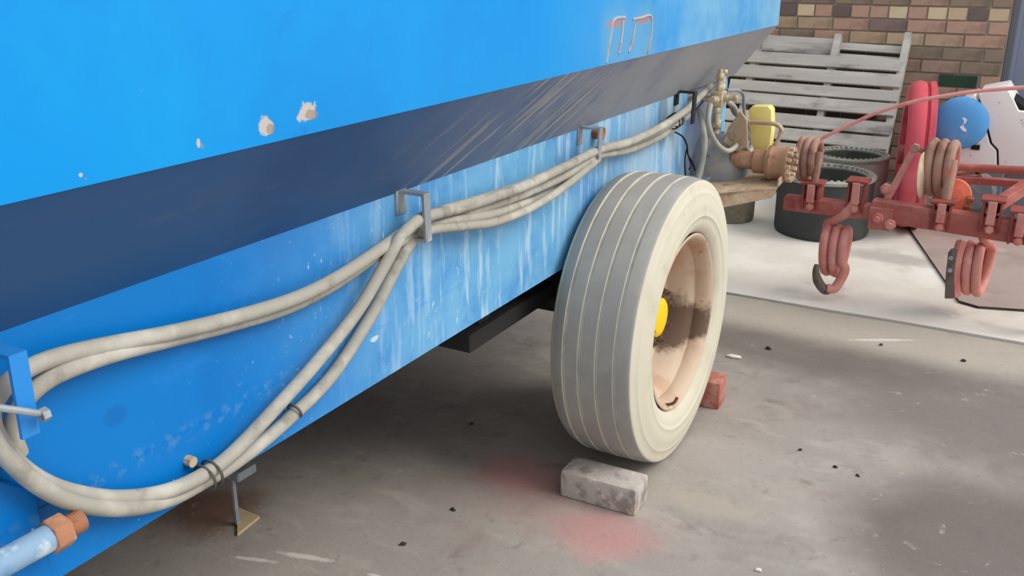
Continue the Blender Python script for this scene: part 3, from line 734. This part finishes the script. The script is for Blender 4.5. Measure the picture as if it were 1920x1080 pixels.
# ================================================================== CREAM MACHINE WITH BLUE TANK
mc = thing('engine_unit', (-.15, 6.1, .006), 'cream machine with a round blue tank, standing in front of the blue grey door', 'machine')
m = MB(); m.prism([(-0.460,5.950,0.327), (-0.466,5.950,0.571), (-0.409,5.950,0.721), (-0.339,5.950,0.768), (-0.300,5.950,0.690), (-0.257,5.950,0.588), (-0.222,5.950,0.500), (-0.183,5.950,0.464), (-0.163,5.950,0.353)], (0, .35, 0))
part('side_panel', m, cream, mc, bevel=.006)
m = MB(); m.prism([(-0.323,5.950,0.775), (-0.184,5.950,0.813), (-0.142,5.950,0.752), (-0.107,5.950,0.693), (-0.015,5.950,0.691), (0.113,5.950,0.619), (0.171,5.950,0.358), (-0.153,5.950,0.354), (-0.174,5.950,0.471), (-0.212,5.950,0.507), (-0.247,5.950,0.595), (-0.289,5.950,0.694)], (0, .45, 0))
part('hood', m, cream, mc, bevel=.008, bseg=2)
m = MB(); m.prism([(-0.449,6.000,0.376), (-0.331,6.000,0.726), (-0.145,6.000,0.754), (0.107,6.000,0.582), (0.144,6.000,0.361), (-0.438,6.000,0.298)], (0, .3, 0)); part('inner_frame', m, blackm, mc)
tc_ = Vector((-0.391,5.930,0.610)); tax = Vector((-.05, -1, .22)).normalized()
m = MB(); m.lathe([(-.20, .10), (-.20, .14), (-.01, .148), (.008, .146), (.02, .135), (.035, .10), (.043, .05), (.045, 0)], tc_, tax, 36)
tk = part('blue_tank', m, tank, mc, 'round blue tank end with a white mark')
# white mark on the tank end
m = MB(); u2 = tax.orthogonal().normalized(); u2 = Vector((1, 0, 0)); u2 = (u2 - tax * u2.dot(tax)).normalized(); v2 = tax.cross(u2); v2 = v2 if v2.z > 0 else -v2
mk = [(-.010, .034), (.012, .040), (.028, .028), (.022, .010), (.010, -.002), (.020, -.016), (.034, -.030), (.030, -.040), (.012, -.034), (-.002, -.018), (-.014, -.004), (-.018, .016)]
m.prism([tc_ + tax * .040 + u2 * (x + .012) + v2 * (y - .012) for x, y in mk], tax * .004)
part('white_mark', m, white, tk)
m = MB(); q = Vector((-0.292,5.945,0.476)); m.box((q.x - .022, q.y - .006, q.z - .014), (q.x + .022, q.y + .02, q.z + .012)); part('vent_slot', m, blackm, mc)
m = MB(); q = Vector((-0.296,5.945,0.500)); m.box((q.x - .03, q.y - .012, q.z), (q.x + .03, q.y + .01, q.z + .006)); part('vent_lip', m, cream, mc)
m = MB(); m.box((-.42, 6.0, .012), (.2, 6.3, .36)); m.box((-.36, 5.92, .20), (-.12, 6.0, .36)); m.lathe([(0, .0), (0, .10), (.10, .11), (.16, .08), (.16, 0)], (-.25, 5.82, .24), (0, 1, 0), 24)
part('engine_block', m, machg, mc, bevel=.01)
for xx in (-.44, .15):
    m = MB(); m.box((xx, 5.98, .006), (xx + .06, 6.4, .06)); part('skid', m, machg, mc, bevel=.004)

# ================================================================== SPRING TINE CULTIVATOR
cu = thing('spring_cultivator', (-.4, 4.4, .006), 'old red cultivator frame with coiled spring tines at the right edge', 'cultivator')
YB = 4.36
A = Vector((-0.976,4.360,0.421)); B = Vector((-0.565,4.360,0.422))
A2 = Vector((-0.585,4.330,0.456)); B2 = Vector((0.213,4.280,0.424))
m = MB(); m.bar(A, B + (B - A) * .15, .07, .066); part('tool_bar', m, red, cu, bevel=.004)
m = MB(); m.bar(A2 + Vector((0, 0, -.012)), B2, .07, .092); part('tool_bar', m, red, cu, bevel=.004)
# rear rails
m = MB(); m.tube([(-0.307,4.620,0.607), (0.119,4.580,0.634)], .019, 12, 1, False); part('rear_pipe', m, red, cu)
m = MB(); m.bar((-0.324,4.660,0.546), (0.131,4.620,0.566), .05, .03); part('rear_rail', m, red, cu, bevel=.003)
m = MB(); m.bar((-0.309,4.660,0.567), (-0.176,4.660,0.591), .02, .012); m.bar((-0.210,4.660,0.588), (-0.180,4.660,0.562), .02, .014); part('rear_strut', m, brown, cu)
m = MB(); m.bar((-0.116,4.340,0.499), (0.034,4.560,0.603), .05, .045); part('diagonal_brace', m, red, cu, bevel=.003)
m = MB(); m.bar((-0.547,4.360,0.440), (-0.453,4.420,0.717), .03, .016, (0, 1, 0)); part('lever', m, pink, cu, bevel=.002)
m = MB(); q = Vector((-0.453,4.420,0.712)); m.nut(q + Vector((0, -.014, 0)), (0, 1, 0), .02, .03); m.bar(q, q + Vector((.06, .05, -.03)), .02, .02); part('lever_end', m, brown, cu)
# pale disc and orange hub plate
dc = Vector((-0.403,4.380,0.602)); m = MB(); m.lathe([(-.006, .0), (-.004, .10), (0, .105), (.004, .10), (.012, .0)], dc, Vector((.98, -.10, .1)), 32); part('disc_blade', m, beige, cu, 'dusty disc blade')
dh = Vector((-0.274,4.460,0.514)); m = MB(); m.lathe([(-.02, .0), (-.02, .068), (-.012, .075), (.0, .075), (.008, .068), (.012, .03), (.03, .03), (.03, 0)], dh, Vector((.25, -1, .25)), 32); part('hub_plate', m, orange, cu, 'orange round hub plate')
for q in ((-0.217,4.460,0.504), (-0.224,4.460,0.468)):
    m = MB(); m.nut(q, (1, 0, 0), .017, .025); part('hub_bolt', m, rust, cu)

def coil(c, axv, rad, n, pitch, th, a0, a1turn, squash=1.0, sgn=1):
    """points of a helix around axis axv, centre c; n turns"""
    axv = Vector(axv).normalized(); u = Vector((0, 0, 1)); u = (u - axv * u.dot(axv)).normalized(); v = axv.cross(u)
    pts = []; N = int(n * 16)
    for k in range(N + 1):
        t = k / N
        a = a0 + sgn * 2 * math.pi * n * t
        pts.append(Vector(c) + axv * pitch * (t * n - n / 2) + (u * math.cos(a) * squash + v * math.sin(a)) * rad)
    return pts
dred = Mat('clamp_dark_red', (146, 74, 66), .7); dred.mottle((108, 50, 44), 12)
def clampset(x_, ybar, zb, mat=None, hh=.05):
    mat = dred
    """U-plate clamp around the bar, with bolts"""
    m = MB()
    for s in (-1, 1): m.box((x_ + s * .033 - .005, ybar - .052, zb - .045), (x_ + s * .033 + .005, ybar + .052, zb + .035 + hh))
    m.box((x_ - .048, ybar - .056, zb + .035 + hh), (x_ + .048, ybar + .056, zb + .047 + hh))
    cl = part('clamp', m, mat, cu, bevel=.002)
    m = MB(); m.box((x_ - .017, ybar - .060, zb - .01), (x_ + .017, ybar - .030, zb + .040 + hh)); part('tine_head', m, pink, cl, bevel=.003)
    m = MB(); m.nut((x_ + .002, ybar - .062, zb - .028), (0, 1, 0), .018, .016); m.nut((x_, ybar - .07, zb - .028), (0, 1, 0), .010, .01); part('bolt', m, pink, cl)
    return cl
def barpt(px): 
    return None
# ---- front tine (left): leg, coil, curled worn point
def lower_tine(top, cc, tip_base, tip_up, rad, mat, foot='hook'):
    top, cc = Vector(top), Vector(cc)
    pts = [top, lerp(top, cc, .35)]
    pts = [Vector(p) for p in pts]
    h = coil(cc, (1, -.12, 0), rad, 2.5, .040, 0, R(40), 0, 1.15, 1)
    m = MB(); m.tube([top, Vector(top).lerp(h[0], .5) + Vector((.0, .01, 0))] + h, .019, 8, 2)
    return m, h
hk = (-0.792,4.300,0.147)
t1 = MB()
top1 = Vector((-0.653,4.320,0.484)); cc1 = Vector((-0.721,4.360,0.219))
h1 = coil(cc1, (1, -.08, 0), .078, 2.25, .042, 0, R(10), 0, 1.35, 1)
t1.tube([top1, top1.lerp(h1[0], .5) + Vector((.012, -.015, 0)), h1[0] + Vector((-.004, .02, .022))] + h1, .0215, 8, 2)
tn = part('tine', t1, pink, cu, 'front tine with its coil over the pale concrete', ang=60)
m = MB(); m.tube([h1[-3], h1[-1], Vector((-0.661,4.280,0.161)), Vector((-0.675,4.275,0.104)), Vector((-0.694,4.260,0.069)), Vector((-0.725,4.250,0.066))], .0215, 8, 5)
part('shank', m, pink, tn, ang=60)
m = MB(); m.tube([(-0.778,4.230,0.179), (-0.776,4.230,0.139), (-0.760,4.235,0.093), (-0.734,4.250,0.060), (-0.717,4.250,0.062)], lambda t: .010 + .013 * min(1, t * 2.2), 8, 4)
part('point', m, worn, tn, 'dark worn point', ang=60)
clampset(top1.x - .006, 4.355, .468, red)
# ---- second tine
t2 = MB(); top2 = Vector((-0.113,4.300,0.467)); cc2 = Vector((-0.151,4.380,0.219))
h2 = coil(cc2, (-1, .08, 0), .085, 3.0, .041, 0, R(0), 0, 1.2, 1)
t2.tube([top2, Vector((-0.114,4.310,0.432)), Vector((-0.126,4.350,0.369))] + h2[1:], .0212, 8, 2)
tn2 = part('tine', t2, pink, cu, 'second tine, with a flat shank', ang=60)
m = MB(); m.tube([Vector((-0.199,4.300,0.357)), Vector((-0.207,4.280,0.294)), Vector((-0.203,4.280,0.198)), Vector((-0.187,4.280,0.113))], .022, 4, 3, flat=.55); part('shank', m, pink, tn2)
m = MB(); m.prism([(-0.249,4.260,0.308), (-0.239,4.260,0.330), (-0.223,4.260,0.321), (-0.211,4.260,0.203), (-0.201,4.260,0.107), (-0.234,4.260,0.101), (-0.245,4.260,0.209)], (.01, .016, 0))
pt2 = part('point', m, worn, tn2, 'dark worn point', bevel=.003)
for py in (482, 505):
    pass
for q in ((-0.233,4.250,0.289), (-0.229,4.250,0.234)):
    m = MB(); m.nut(q, (0, 1, 0), .010, .012); part('bolt', m, galv, pt2)
clampset(top2.x + .004, 4.30, .462, red)
# ---- raised coils above the bar
def upcoil(cpx, rad, n, pitch, th, foot_pts, mat, sq=1.25):
    h = coil(cpx, (1, -.16, 0), rad, n, pitch, 0, R(200), 0, sq, 1)
    m = MB(); m.tube(h, th, 8, 2)
    c = part('coil_spring', m, mat, cu, ang=60)
    m = MB(); m.tube(foot_pts, th, 8, 5); part('spring_leg', m, mat, c, ang=60)
    return c, h
ca, ha = upcoil(Vector((-0.904,4.420,0.617)), .072, 2.8, .033, .0175, [Vector((-0.846,4.360,0.668)), Vector((-0.846,4.350,0.596)), Vector((-0.852,4.350,0.521)), Vector((-0.855,4.350,0.453))], brown)
ca['label'] = 'left raised coil with the long rod'
m = MB()
m.tube([Vector((-0.881,4.420,0.696)), Vector((-0.837,4.420,0.730)), Vector((-0.745,4.420,0.786)), Vector((-0.637,4.410,0.850)), Vector((-0.510,4.400,0.905)), Vector((-0.368,4.400,0.946)), Vector((-0.229,4.400,0.977)), Vector((-0.075,4.400,1.000)), Vector((0.075,4.400,1.012))], .0085, 8, 5)
rodm = Mat('pale_red_rod', (230, 158, 150), .6); rodm.mottle((204, 108, 100), 8, .5, .7, .7)
part('long_rod', m, rodm, ca, 'thin curved red rod')
cb, hb = upcoil(Vector((-0.344,4.460,0.628)), .088, 2.8, .042, .021, [Vector((-0.295,4.380,0.683)), Vector((-0.292,4.360,0.618)), Vector((-0.294,4.340,0.556)), Vector((-0.295,4.330,0.478))], brown)
cb['label'] = 'larger dusty brown raised coil'
m = MB(); m.bar((-0.291,4.400,0.703), (-0.295,4.360,0.582), .035, .02, (0, 1, 0)); part('leaf', m, bright, cb)
clampset(Vector((-0.854,4.350,0.521)).x, 4.36, .452, red, .035)
clampset(Vector((-0.299,4.330,0.525)).x, 4.315, .442, red, .035)
clampset(Vector((0.003,4.290,0.519)).x, 4.285, .430, red, .05)
# joint cluster between the two bars
m = MB(); q = Vector((-0.540,4.310,0.413)); m.box((q.x - .05, q.y - .03, q.z - .05), (q.x + .05, q.y + .06, q.z + .05)); jp = part('joint_plate', m, red, cu, bevel=.004)
for (px) in ((-0.552,4.270,0.416), (-0.496,4.270,0.394), (-0.544,4.360,0.528)):
    m = MB(); m.nut(px, (0, 1, 0), .026, .03); m.lathe([(-.02, .014), (.05, .014)], px, (0, 1, 0), 10); part('bolt', m, pink, jp, bevel=.002)
# hidden support legs of the frame at the far end, standing on the slab
m = MB(); m.bar((.17, 4.285, .012), (.17, 4.285, .47), .04, .04, (0, 1, 0)); m.box((.12, 4.23, .006), (.23, 4.34, .014)); part('stand_leg', m, red, cu)

# ================================================================== LITTER ON THE CONCRETE
chip = MB(); chip.prism([(-.03, -.008, 0), (.0, -.014, 0), (.032, -.004, 0), (.028, .010, 0), (-.01, .012, 0)], (0, 0, .010))
solo('plaster_chip', MB().add([(v[0] - .907, v[1] + 3.42, v[2]) for v in chip.v], chip.f), Mat('chip_white', (224, 218, 208), .9), (-.907, 3.42, 0), 'white plaster chip on the grey concrete right of the tyre', 'chip', bevel=.003)
grit = Mat('dark_grit', (66, 60, 56), .9)
gmesh = None
LIT = [(-1.287,1.953,0.000), (-1.515,2.424,0.000), (-1.314,1.745,0.000), (-0.378,2.737,0.000), (-0.307,2.718,0.000), (-0.106,3.822,0.000), (-0.415,3.834,0.000), (-0.808,3.569,0.000), (-0.499,2.792,0.000)]
for i, q in enumerate(LIT):
    if gmesh is None:
        b = MB(); b.tube([(-.013, 0, .003), (-.004, .004, .006), (.006, -.003, .006), (.014, .002, .003)], lambda t: .0015 + .0055 * math.sin(math.pi * t), 6, 2)
        gmesh = b.mesh('dirt_crumb', [grit.m])
    o = put('dirt_crumb', gmesh, None, (q[0], q[1], 0.0005)); o.rotation_euler = (0, 0, random.uniform(0, 6.3)); s_ = random.uniform(.5, .95); o.scale = (s_, s_, s_)
    o['label'] = 'tiny dark crumb of dirt lying loose on the grey concrete'; o['category'] = 'crumb'; o['group'] = 'dark crumbs on the grey concrete'
q = (-0.446,2.102,0.000)
b = MB(); b.prism([(q[0] - .008, q[1] - .006, 0), (q[0] + .010, q[1] - .004, 0), (q[0] + .006, q[1] + .008, 0), (q[0] - .004, q[1] + .006, 0)], (0, 0, .006))
solo('white_pebble', b, Mat('pebble_white', (226, 218, 208), .9), (q[0], q[1], 0), 'small white pebble on the concrete at the bottom edge', 'pebble', bevel=.002)
